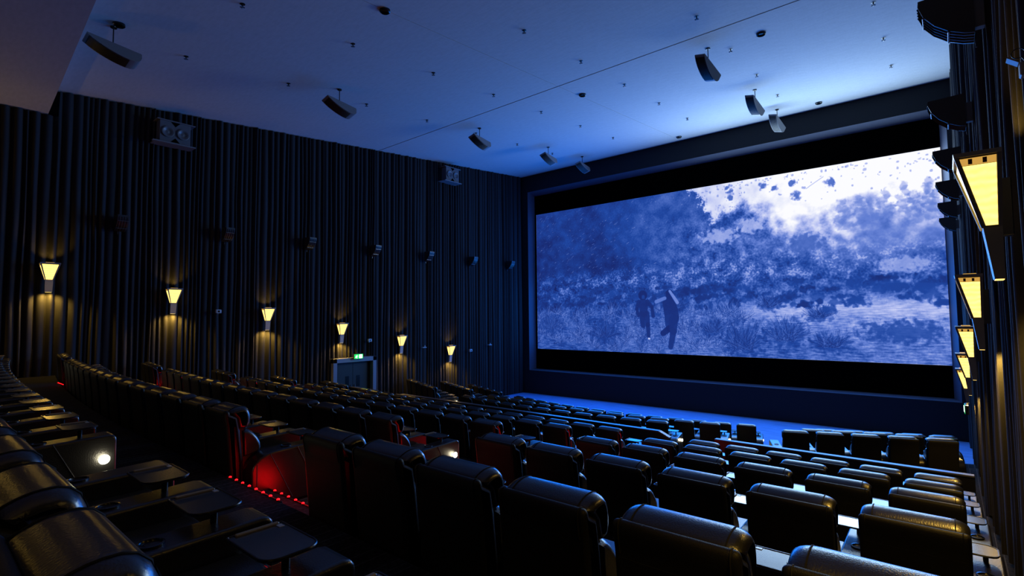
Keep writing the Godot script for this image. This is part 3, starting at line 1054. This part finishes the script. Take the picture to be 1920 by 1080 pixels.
func build_seats() -> void:
	var m := seat_meshes()
	for sewn in [true, false]:
		var suf := "" if sewn else " plain"
		seat_kinds["mid" + suf] = make_seat(m, false, false, false, sewn)
		seat_kinds["left" + suf] = make_seat(m, true, false, false, sewn)
		seat_kinds["right" + suf] = make_seat(m, false, true, true, sewn)
	var rows := ["rear row", "second row from rear", "third row from rear", "fourth row from rear", "fifth row from rear", "sixth row from rear"]
	for i in 6:
		for k in 6:        # right block, counted from the right wall
			var x := 19.72 - 0.755 * k
			if i == 0 and k == 0:
				continue
			if i == 0:
				x += 0.04
			var o := place_seat("left" if k == 5 else "mid", Vector3(x, ROW_Y[i], ROW_Z[i] + bend(x)), 0.0, "black leather recliner, %s, %s from the right wall" % [rows[i], ORD[k]], "recliners in the right block")
			if k == 0:
				(o.get_node("tray") as Node3D).position.x = 0.04
		for k in 15:       # middle block, counted from the aisle on its right
			var x := 13.71 - 0.755 * k
			var s := 0.01 * maxf(12.0 - x, 0.0)
			place_seat("right" if k == 0 else ("left" if k == 14 else "mid"), Vector3(x, ROW_Y[i], ROW_Z[i] + bend(x)), -atan(s), "black leather recliner, middle block, %s, %s from the right-hand aisle" % [rows[i], ORD[k]], "recliners in the middle block")
		for k in 3:
			var x := 1.30 - 0.755 * k
			var s := 0.01 * (12.0 - x)
			place_seat("right" if k == 0 else "mid", Vector3(x, ROW_Y[i], ROW_Z[i] + bend(x)), -atan(s), "black leather recliner, left block, %s, %s from the left aisle" % [rows[i], ORD[k]], "recliners in the left block")
	# front section: three curved rows
	var fr := [["rear row of front section", 0.0, AISLE_Y, 13.5, 5.2], ["middle row of front section", -2.2, -2.41, 14.15, 4.6], ["foremost row before the screen", -4.25, FLOOR_Y, 14.6, 4.6]]
	for r in fr:
		arc_block(r, 19.70, 16.1, true, "right block", "right wall", "recliners at the front right")
		arc_block(r, r[3], r[4], false, "middle block", "right-hand aisle", "recliners at the front middle")
		arc_block(r, 2.65, -0.55, false, "left block", "left aisle", "recliners at the front left")
	for k in seat_kinds:
		seat_kinds[k].free()

func arc_block(r: Array, from: float, to: float, wall: bool, block: String, edge: String, group: String) -> void:
	var x := from
	var spots := []
	while x >= to:
		var s := (arc_z(x + 0.05) - arc_z(x - 0.05)) / 0.1
		spots.append([x, s])
		x -= 0.775 / sqrt(1.0 + s * s)
	for k in spots.size():
		var p: Array = spots[k]
		var kind := "mid"
		if k == 0 and not wall:
			kind = "right"
		elif k == spots.size() - 1 and to > 0.0:
			kind = "left"
		place_seat(kind, Vector3(p[0], r[2], arc_z(p[0]) + r[1]), -atan(p[1]), "black leather recliner, %s, %s, %s from the %s" % [r[0], block, ORD[k], edge], group)

# ------------------------------------------------------------------ aisle steps with red lights
func build_steps() -> void:
	var fl := get_node("floor")
	var rows := ["rear row", "second row", "third row", "fourth row", "fifth row"]
	for i in 5:
		for ais in [[14.10, 15.30, "right-hand aisle"], [1.74, 2.50, "left-hand aisle"]]:
			var xm: float = (ais[0] + ais[1]) * 0.5
			var half: float = (ais[1] - ais[0]) * 0.5
			var z: float = ROW_Z[i + 1] + 0.17 + bend(xm)
			var y: float = ROW_Y[i]
			var ym: float = (ROW_Y[i] + ROW_Y[i + 1]) * 0.5
			put("step", box_mesh(Vector3(ais[0] - 0.05, ROW_Y[i + 1] - 0.01, z - 0.40), Vector3(ais[1] + 0.35 if i >= 0 else ais[1], ym, z + 0.05), 0.01), M.carpet, fl)
			for q in [[y, z - 0.012, "upper"], [ym, z - 0.412, "lower"]]:
				var t := thing("step_light", "red dotted light strip on %s step of %s below %s" % [q[2], ais[2], rows[i]], "light strip", Vector3(xm, q[0], q[1]), "red step lights")
				put("strip", box_mesh(Vector3(-half, -0.035, -0.004), Vector3(half, 0.006, 0.012), 0.003), M.rail, t)
				var n := int(round(half * 2.0 / 0.155))
				var g := SphereMesh.new()
				g.radius = 0.014
				g.height = 0.02
				g.radial_segments = 10
				g.rings = 5
				for k in n:
					put("led", g, M.led, t, Vector3(lerpf(-half + 0.07, half - 0.07, float(k) / (n - 1)), 0.006, 0.0))
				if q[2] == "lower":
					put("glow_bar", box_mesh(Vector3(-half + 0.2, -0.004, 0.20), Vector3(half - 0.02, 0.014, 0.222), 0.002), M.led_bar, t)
				var l := OmniLight3D.new()
				l.light_color = Color(1.0, 0.03, 0.05)
				l.light_energy = 0.12
				l.light_size = 0.12
				l.omni_range = 40.0
				l.omni_attenuation = 2.0
				l.shadow_enabled = true
				l.position = Vector3(0, -0.03, -0.14)
				t.add_child(l)

# ------------------------------------------------------------------ wall lamps
func frustum(x0: float, x1: float, hz: float, y: float, X0: float, X1: float, HZ: float, Y: float) -> ArrayMesh:
	var g := Geo.new()
	g.hull(PackedVector3Array([Vector3(x0, y, -hz), Vector3(x1, y, -hz), Vector3(x0, y, hz), Vector3(x1, y, hz), Vector3(X0, Y, -HZ), Vector3(X1, Y, -HZ), Vector3(X0, Y, HZ), Vector3(X1, Y, HZ)]))
	return g.done(15.0)

func face_quad(a: Vector3, b: Vector3, c: Vector3, d: Vector3, out: Vector3, thick: float) -> ArrayMesh:
	var g := Geo.new()
	g.hull(PackedVector3Array([a, b, c, d, a + out * thick, b + out * thick, c + out * thick, d + out * thick]))
	return g.done(15.0)

func wall_lamp(at: Vector3, side: int, label: String, power := 0.45, up := 0.4) -> void:
	# local x points into the room; base of the lamp at y = 0
	var t := thing("wall_lamp", label, "lamp", at, "tapered wall lamps")
	if side < 0:
		t.rotation.y = PI
	var zt := 0.235
	var zg := 0.095
	var zb := 0.085
	put("neck", frustum(0.04, 0.095, zb, 0.0, 0.04, 0.14, zg, 0.36), M.lamp_metal, t)
	put("housing", frustum(0.045, 0.13, zg - 0.012, 0.36, 0.045, 0.255, zt - 0.02, 0.845), M.box, t)
	put("top_cap", frustum(0.03, 0.275, zt, 0.845, 0.03, 0.28, zt, 0.875), M.lamp_metal, t)
	put("top_vent", box_mesh(Vector3(0.08, 0.875, -0.10), Vector3(0.2, 0.89, 0.10), 0.004), M.lamp_strip, t)
	put("bracket", box_mesh(Vector3(-0.02, 0.3, -0.05), Vector3(0.05, 0.7, 0.05), 0.005), M.steel, t)
	# front glass and its frame bars
	var n := Vector3(0.485, -0.125, 0).normalized()
	put("front_glass", face_quad(Vector3(0.134, 0.375, -zg + 0.022), Vector3(0.134, 0.375, zg - 0.022), Vector3(0.252, 0.825, -zt + 0.045), Vector3(0.252, 0.825, zt - 0.045), n, 0.006), M.lamp_glow, t)
	for s in [-1, 1]:
		var fb := Geo.new()
		fb.hull(PackedVector3Array([Vector3(0.13, 0.36, s * zg), Vector3(0.148, 0.356, s * zg), Vector3(0.13, 0.36, s * (zg - 0.02)), Vector3(0.148, 0.356, s * (zg - 0.02)), Vector3(0.255, 0.85, s * zt), Vector3(0.275, 0.845, s * zt), Vector3(0.255, 0.85, s * (zt - 0.02)), Vector3(0.275, 0.845, s * (zt - 0.02))]))
		put("frame_bar", fb.done(15.0), M.lamp_metal, t)
		var bb := Geo.new()
		bb.hull(PackedVector3Array([Vector3(0.04, 0.36, s * zg), Vector3(0.06, 0.36, s * zg), Vector3(0.04, 0.36, s * (zg - 0.015)), Vector3(0.06, 0.36, s * (zg - 0.015)), Vector3(0.03, 0.85, s * zt), Vector3(0.055, 0.85, s * zt), Vector3(0.03, 0.85, s * (zt - 0.015)), Vector3(0.055, 0.85, s * (zt - 0.015))]))
		put("frame_bar", bb.done(15.0), M.lamp_metal, t)
		# side glass: widest at the top
		var sn := Vector3(0, -0.28, s).normalized()
		put("side_glass", face_quad(Vector3(0.062, 0.375, s * (zg - 0.008)), Vector3(0.125, 0.375, s * (zg - 0.008)), Vector3(0.058, 0.785, s * (zt - 0.034)), Vector3(0.232, 0.785, s * (zt - 0.034)), sn, 0.006), M.lamp_glow, t)
		var st := put("side_strip", face_quad(Vector3(0.058, 0.788, s * (zt - 0.033)), Vector3(0.234, 0.788, s * (zt - 0.033)), Vector3(0.057, 0.835, s * (zt - 0.020)), Vector3(0.246, 0.835, s * (zt - 0.020)), sn, 0.006), M.lamp_strip, t)
		for q in [0.105, 0.18]:
			put("vent", face_quad(Vector3(q, 0.793, s * (zt - 0.025)), Vector3(q + 0.022, 0.793, s * (zt - 0.025)), Vector3(q, 0.828, s * (zt - 0.015)), Vector3(q + 0.022, 0.828, s * (zt - 0.015)), sn, 0.003), M.lamp_patch, st)
	put("lower_slot", box_mesh(Vector3(0.045, -0.006, -0.07), Vector3(0.09, 0.0, 0.07)), M.lamp_glow, t)
	# light: forward and to the sides through the glass, down and up along the curtain
	# (the glasses lean forward, so what they give off goes out and down)
	var o := SpotLight3D.new()
	o.light_color = lin(1.0, 0.58, 0.09)
	o.light_energy = power
	o.light_size = 0.14
	o.spot_range = 60.0
	o.spot_attenuation = 2.0
	o.spot_angle = 80.0
	o.spot_angle_attenuation = 0.5
	o.shadow_enabled = true
	o.position = Vector3(0.40, 0.58, 0)
	t.add_child(o)
	o.basis = Basis.looking_at(Vector3(0.55, -0.85, 0).normalized(), Vector3.BACK)
	for s in [-1, 1]:
		var sp := SpotLight3D.new()
		sp.light_color = lin(1.0, 0.58, 0.09)
		sp.light_energy = 2.4 if s < 0 else up
		sp.light_size = 0.03
		sp.spot_range = 60.0
		sp.spot_attenuation = 2.0
		sp.spot_angle = 72.0 if s < 0 else (55.0 if up < 1.0 else 75.0)
		sp.spot_angle_attenuation = 0.6
		sp.shadow_enabled = true
		sp.position = Vector3(0.08, -0.03, 0) if s < 0 else Vector3(0.15, 0.92, 0)
		t.add_child(sp)
		sp.basis = Basis.looking_at(Vector3(-0.35 if s < 0 or up < 1.0 else 0.4, s, 0).normalized(), Vector3.BACK)

func build_lamps() -> void:
	var left := ["farthest left", "second from left", "third from left", "above the side door", "just right of the side door", "nearest the screen"]
	for k in range(-2, 6):
		var p := Vector3(-0.63, 3.78 - 0.648 * k - 0.89, 23.316 - 3.26 * k)
		if k < 0:
			p.y = minf(p.y, 4.2)
		wall_lamp(p, 1, "glowing tapered wall lamp on the left curtain, %s" % left[k] if k >= 0 else "glowing tapered wall lamp on the left curtain behind the rear row, number %s" % ORD[-k - 1], 0.45, 0.4 if k >= 0 else 1.5)
	var right := ["largest and nearest the viewer", "second nearest the viewer", "third along towards the screen", "fourth along towards the screen", "farthest, nearest the screen"]
	var ry := [2.26, 1.60, 0.93, 0.29, -0.30]
	for k in 5:
		wall_lamp(Vector3(20.32, ry[k], 21.2 - 3.25 * k), -1, "glowing tapered wall lamp on the right curtain, %s" % right[k])
	for k in 3:
		wall_lamp(Vector3(20.32, 2.92 + 0.45 * k, 24.45 + 3.25 * k), -1, "glowing tapered wall lamp on the right curtain behind the viewer, number %s" % ORD[k], 0.05, 1.5)

# ------------------------------------------------------------------ loudspeakers
func drop_profile(l: float, h: float) -> Array:
	# flat on top, thin at the rear tip, deep and round at the nose
	var out := [Vector2(0.5 * l, 0.0), Vector2(0.5 * l, -0.03)]
	for k in range(1, 13):
		var a := lerpf(0.06, 1.0, k / 12.0) * PI
		var z := cos(a)
		out.append(Vector2((z * 0.5 - 0.0) * l, -h * pow(sin(a * 0.5), 0.9) * pow(maxf(0.0, sin(a)), 0.45) * 1.03))
	out[-1] = Vector2(-0.5 * l, -0.10 * h)
	out.append(Vector2(-0.49 * l, 0.0))
	return out

func overhead_speaker(x: float, z: float, tilt: float, yaw: float, bank: float, label: String) -> void:
	var yc := ceiling_y(z)
	var t := thing("overhead_speaker", label, "speaker", Vector3(x, yc - 0.52, z), "speakers hung from the ceiling")
	var rod := Geo.new()
	rod.tube(PackedVector3Array([Vector3(0, -0.02, 0), Vector3(0, 0.52, 0)]), 0.014, 8)
	rod.lathe(PackedVector2Array([Vector2(0.0, 0.485), Vector2(0.07, 0.485), Vector2(0.07, 0.525), Vector2(0.0, 0.525)]), Transform3D.IDENTITY, 14)
	put("rod", rod.done(), M.grille, t)
	var b := Basis(Vector3.UP, yaw) * Basis(Vector3.RIGHT, -tilt) * Basis(Vector3.BACK, bank)
	var cab := slab_mesh(drop_profile(1.10, 0.36), -0.17, 0.17, 0.0, 35.0)
	var c := put("cabinet", cab, M.spk, t)
	c.basis = b
	var g := Geo.new()
	var pr := drop_profile(1.10, 0.36)
	for s in [-0.135, -0.105, -0.075, -0.045, -0.015, 0.015, 0.045, 0.075, 0.105, 0.135]:
		var path := PackedVector3Array()
		for k in range(2, 10):
			path.append(Vector3(s, pr[k].y - 0.003, pr[k].x))
		g.tube(path, 0.016, 6)
	put("louvres", g.done(), M.grille, c)
	for s in [-0.085, 0.0, 0.085]:
		put("tweeter", box_mesh(Vector3(s - 0.032, -0.085, -0.565), Vector3(s + 0.032, -0.03, -0.545), 0.004), M.cup, c)
	put("yoke", box_mesh(Vector3(-0.05, 0.0, -0.06), Vector3(0.05, 0.03, 0.06), 0.005), M.steel, c)

func surround_speaker(x: float, y: float, z: float, side: int, label: String) -> void:
	# a wedge on the wall: flat top, louvred face that curves down and back to the wall
	var t := thing("surround_speaker", label, "speaker", Vector3(x, y, z), "surround speakers on the walls")
	if side < 0:
		t.rotation.y = PI
	var pr := [Vector2(0.03, 0.02), Vector2(0.47, 0.0), Vector2(0.475, -0.06), Vector2(0.43, -0.19), Vector2(0.345, -0.31), Vector2(0.23, -0.41), Vector2(0.11, -0.47), Vector2(0.03, -0.49)]
	var g := Geo.new()
	g.slab(PackedVector2Array(pr), -0.15, 0.15, 0.0)
	g.turn(Transform3D(Basis(Vector3.UP, PI / 2), Vector3.ZERO))      # profile's z becomes x
	var c := put("cabinet", g.done(32.0), M.surround, t)
	var l := Geo.new()
	for s in [-0.105, -0.035, 0.035, 0.105]:
		var path := PackedVector3Array()
		for k in range(2, 8):
			path.append(Vector3(pr[k].x + 0.003, pr[k].y - 0.003, s))
		l.tube(path, 0.008, 5)
	put("louvres", l.done(), M.grille, c)
	for k in [3, 5]:
		put("crossbar", box_mesh(Vector3(pr[k].x - 0.006, pr[k].y - 0.01, -0.145), Vector3(pr[k].x + 0.012, pr[k].y + 0.008, 0.145), 0.003), M.steel, c)
	var b := Geo.new()
	b.box(Vector3(-0.06, -0.40, -0.05), Vector3(0.04, -0.10, 0.05), 0.006)
	b.tube(PackedVector3Array([Vector3(0.02, -0.42, 0.04), Vector3(0.02, -0.58, 0.04)]), 0.008, 6)
	put("bracket", b.done(), M.steel, t)

func big_speaker(z: float, y: float, label: String) -> void:
	var t := thing("horn_speaker", label, "speaker", Vector3(-0.68, y, z), "large horn speakers below the ceiling")
	# local x into the room
	var c := put("cabinet", box_mesh(Vector3(0.0, -0.37, -0.47), Vector3(0.38, 0.37, 0.47), 0.012), M.horn, t)
	for s in [-0.23, 0.23]:
		var g := Geo.new()
		g.lathe(PackedVector2Array([Vector2(0.185, 0.0), Vector2(0.19, 0.025), Vector2(0.165, 0.035), Vector2(0.12, 0.012), Vector2(0.06, -0.03), Vector2(0.035, -0.02), Vector2(0.0, -0.005)]), Transform3D(Basis(Vector3.BACK, -PI / 2), Vector3(0.40, -0.02, s)), 28)
		put("cone", g.done(50.0, false), M.horn, c)
	for s in [1, -1]:
		var g := Geo.new()
		g.hull(PackedVector3Array([Vector3(0.375, s * 0.35, -0.14), Vector3(0.375, s * 0.35, 0.14), Vector3(0.375, s * 0.20, 0.0), Vector3(0.388, s * 0.35, -0.14), Vector3(0.388, s * 0.35, 0.14), Vector3(0.388, s * 0.20, 0.0)]))
		put("port", g.done(10.0), M.masking, c)
	put("top_plate", box_mesh(Vector3(-0.1, 0.37, -0.62), Vector3(0.40, 0.40, 0.55), 0.006), M.spk, t)
	put("shelf", box_mesh(Vector3(-0.1, -0.42, -0.62), Vector3(0.46, -0.38, 0.62), 0.006), M.spk, t)
	put("shelf_lip", box_mesh(Vector3(0.46, -0.47, -0.45), Vector3(0.60, -0.43, 0.72), 0.006), M.spk, t)

func build_speakers() -> void:
	var near := ["nearest the viewer", "second along", "third along", "fourth along", "closest to the screen"]
	var zl := [23.05, 16.95, 10.2, 5.15, 1.95]
	for k in 5:
		overhead_speaker(4.75, zl[k], 0.10, 0.05, 0.30, "drop-shaped speaker hung from left part of ceiling, %s" % near[k])
	var zr := [10.4, 5.3, 1.9]
	var nr := ["largest, nearest the viewer", "middle of the three", "smallest, closest to the screen"]
	for k in 3:
		overhead_speaker(14.66, zr[k], 0.30, -0.12, -0.30, "drop-shaped speaker hung from right part of ceiling, %s" % nr[k])
	for k in 7:
		surround_speaker(-0.66, 5.42, 21.62 - 3.254 * k, 1, "small louvred surround speaker high on left curtain, %s counting from the left" % ORD[k])
	var zs := [19.05, 15.6, 12.3, 9.0, 5.7, 2.4]
	for k in 6:
		surround_speaker(20.33, 5.37, zs[k], -1, "curved louvred surround speaker high on right curtain, %s counting towards the screen" % ORD[k])
	big_speaker(20.2, 8.52, "dim twin-horn speaker under the ceiling above the second lamp on left")
	big_speaker(7.05, 9.77, "pale twin-horn speaker on shelf at top of left curtain near screen")

# ------------------------------------------------------------------ ceiling and wall fittings
func build_ceiling_fittings() -> void:
	var disc := Geo.new()
	disc.lathe(PackedVector2Array([Vector2(0.0, 0.0), Vector2(0.06, 0.0), Vector2(0.06, -0.012), Vector2(0.016, -0.018), Vector2(0.014, -0.07), Vector2(0.0, -0.07)]), Transform3D.IDENTITY, 12)
	var body := disc.done(40.0)
	var star := Geo.new()
	for k in 4:
		var a := k * PI / 4.0
		star.tube(PackedVector3Array([Vector3(cos(a) * 0.055, -0.085, sin(a) * 0.055), Vector3(-cos(a) * 0.055, -0.085, -sin(a) * 0.055)]), 0.007, 5)
	star.tube(PackedVector3Array([Vector3(0, -0.06, 0), Vector3(0, -0.10, 0)]), 0.012, 6)
	var defl := star.done()
	var xs := [4.15, 7.8, 11.5, 15.15, 18.8]
	var zs := [3.95, 6.9, 9.8, 12.65, 15.5, 18.4, 21.3]
	var near := ["first from screen", "second from screen", "third from screen", "fourth from screen", "fifth from screen", "sixth from screen", "seventh from screen"]
	var line := ["leftmost line", "second line from left", "middle line", "second line from right", "rightmost line"]
	for i in 5:
		for k in 7:
			if (i >= 3 and k > 3) or (i == 2 and k > 5):
				continue
			var t := thing("sprinkler", "small sprinkler head on the ceiling, %s, %s" % [line[i], near[k]], "sprinkler", Vector3(xs[i], ceiling_y(zs[k]) + 0.005, zs[k]), "ceiling sprinklers")
			put("body", body, M.grille, t)
			put("deflector", defl, M.steel, t)
	var spot := Geo.new()
	spot.lathe(PackedVector2Array([Vector2(0.0, 0.0), Vector2(0.13, 0.0), Vector2(0.13, -0.05), Vector2(0.105, -0.07), Vector2(0.095, -0.03), Vector2(0.0, -0.02)]), Transform3D.IDENTITY, 18)
	var sm := spot.done(40.0)
	for q in [[16.14, 10.23, "right of centre, beyond the ceiling joint"], [9.95, 10.12, "near the ceiling middle, beyond the joint"], [16.16, 1.41, "right of centre close to the screen"], [10.03, 1.29, "middle, close to the screen"], [9.8, 18.8, "middle of the dim rear ceiling"], [4.98, 23.0, "dim rear left ceiling beside the soffit"]]:
		lone("downlight", sm, M.cup, Vector3(q[0], ceiling_y(q[1]) + 0.004, q[1]), "dark unlit round downlight on ceiling, %s" % q[2], "downlight", "unlit ceiling downlights")
	# small boxes and brackets on the left curtain
	var names := ["below the first two speakers", "right of the side door's lamp", "low beyond the last lamp"]
	var bx := [[2.32, 18.6], [1.0, 12.08], [0.17, 5.48]]
	for k in 3:
		var t := thing("sensor_box", "small pale box on bracket on left curtain, %s" % names[k], "box", Vector3(-0.62, bx[k][0], bx[k][1]), "small boxes on the left curtain")
		put("case", box_mesh(Vector3(0.02, -0.06, -0.09), Vector3(0.13, 0.07, 0.09), 0.012), M.white_plastic, t)
		put("bracket", box_mesh(Vector3(-0.06, -0.10, -0.03), Vector3(0.03, -0.05, 0.03), 0.004), M.steel, t)
		put("lens", box_mesh(Vector3(0.128, -0.03, -0.04), Vector3(0.136, 0.04, 0.04), 0.002), M.cup, t)
	for q in [[0.52, 8.8, "between the last two lamps"], [0.42, 3.85, "beyond the last lamp, near the screen"]]:
		var t := thing("wall_bracket", "thin pale bracket on left curtain, %s" % q[2], "bracket", Vector3(-0.62, q[0], q[1]), "thin brackets on the left curtain")
		put("plate", box_mesh(Vector3(-0.05, -0.03, -0.12), Vector3(0.10, 0.0, 0.12), 0.004), M.white_plastic, t)
		put("lug", box_mesh(Vector3(-0.05, 0.0, -0.12), Vector3(-0.01, 0.08, -0.09), 0.004), M.white_plastic, t)
	# exit sign low on the right wall, seen from its side
	exit_sign(Vector3(20.22, -0.50, 8.0), -PI / 2, "small green exit sign low on the right curtain below the farthest lamp")
	# a spotlight with a looped cable at the right edge
	var s := thing("spotlight", "small barn-door spotlight with looped cable on right curtain at picture edge", "spotlight", Vector3(20.345, 3.38, 22.2))
	s.scale = Vector3.ONE * 0.62
	put("case", box_mesh(Vector3(-0.03, -0.09, -0.06), Vector3(0.04, 0.03, 0.06), 0.01), M.lamp_metal, s)
	var bd := Geo.new()
	bd.box(Vector3(-0.10, -0.006, -0.06), Vector3(0.0, 0.006, 0.06), 0.003)
	bd.turn(Transform3D(Basis(Vector3.BACK, -0.7), Vector3(-0.03, 0.03, 0)))
	put("barn_door", bd.done(), M.lamp_metal, s)
	var loop := Geo.new()
	var path := PackedVector3Array()
	for k in 25:
		var a := TAU * k / 24
		path.append(Vector3(-0.03 + 0.045 * cos(a), 0.13 + 0.045 * sin(a), 0.0))
	loop.tube(path, 0.004, 6)
	loop.tube(PackedVector3Array([Vector3(-0.01, 0.09, 0), Vector3(0.01, 0.05, 0), Vector3(0.01, 0.02, 0)]), 0.004, 6)
	put("cable", loop.done(), M.grille, s)
	put("bracket", box_mesh(Vector3(0.03, -0.05, -0.02), Vector3(0.13, -0.01, 0.02), 0.004), M.steel, s)
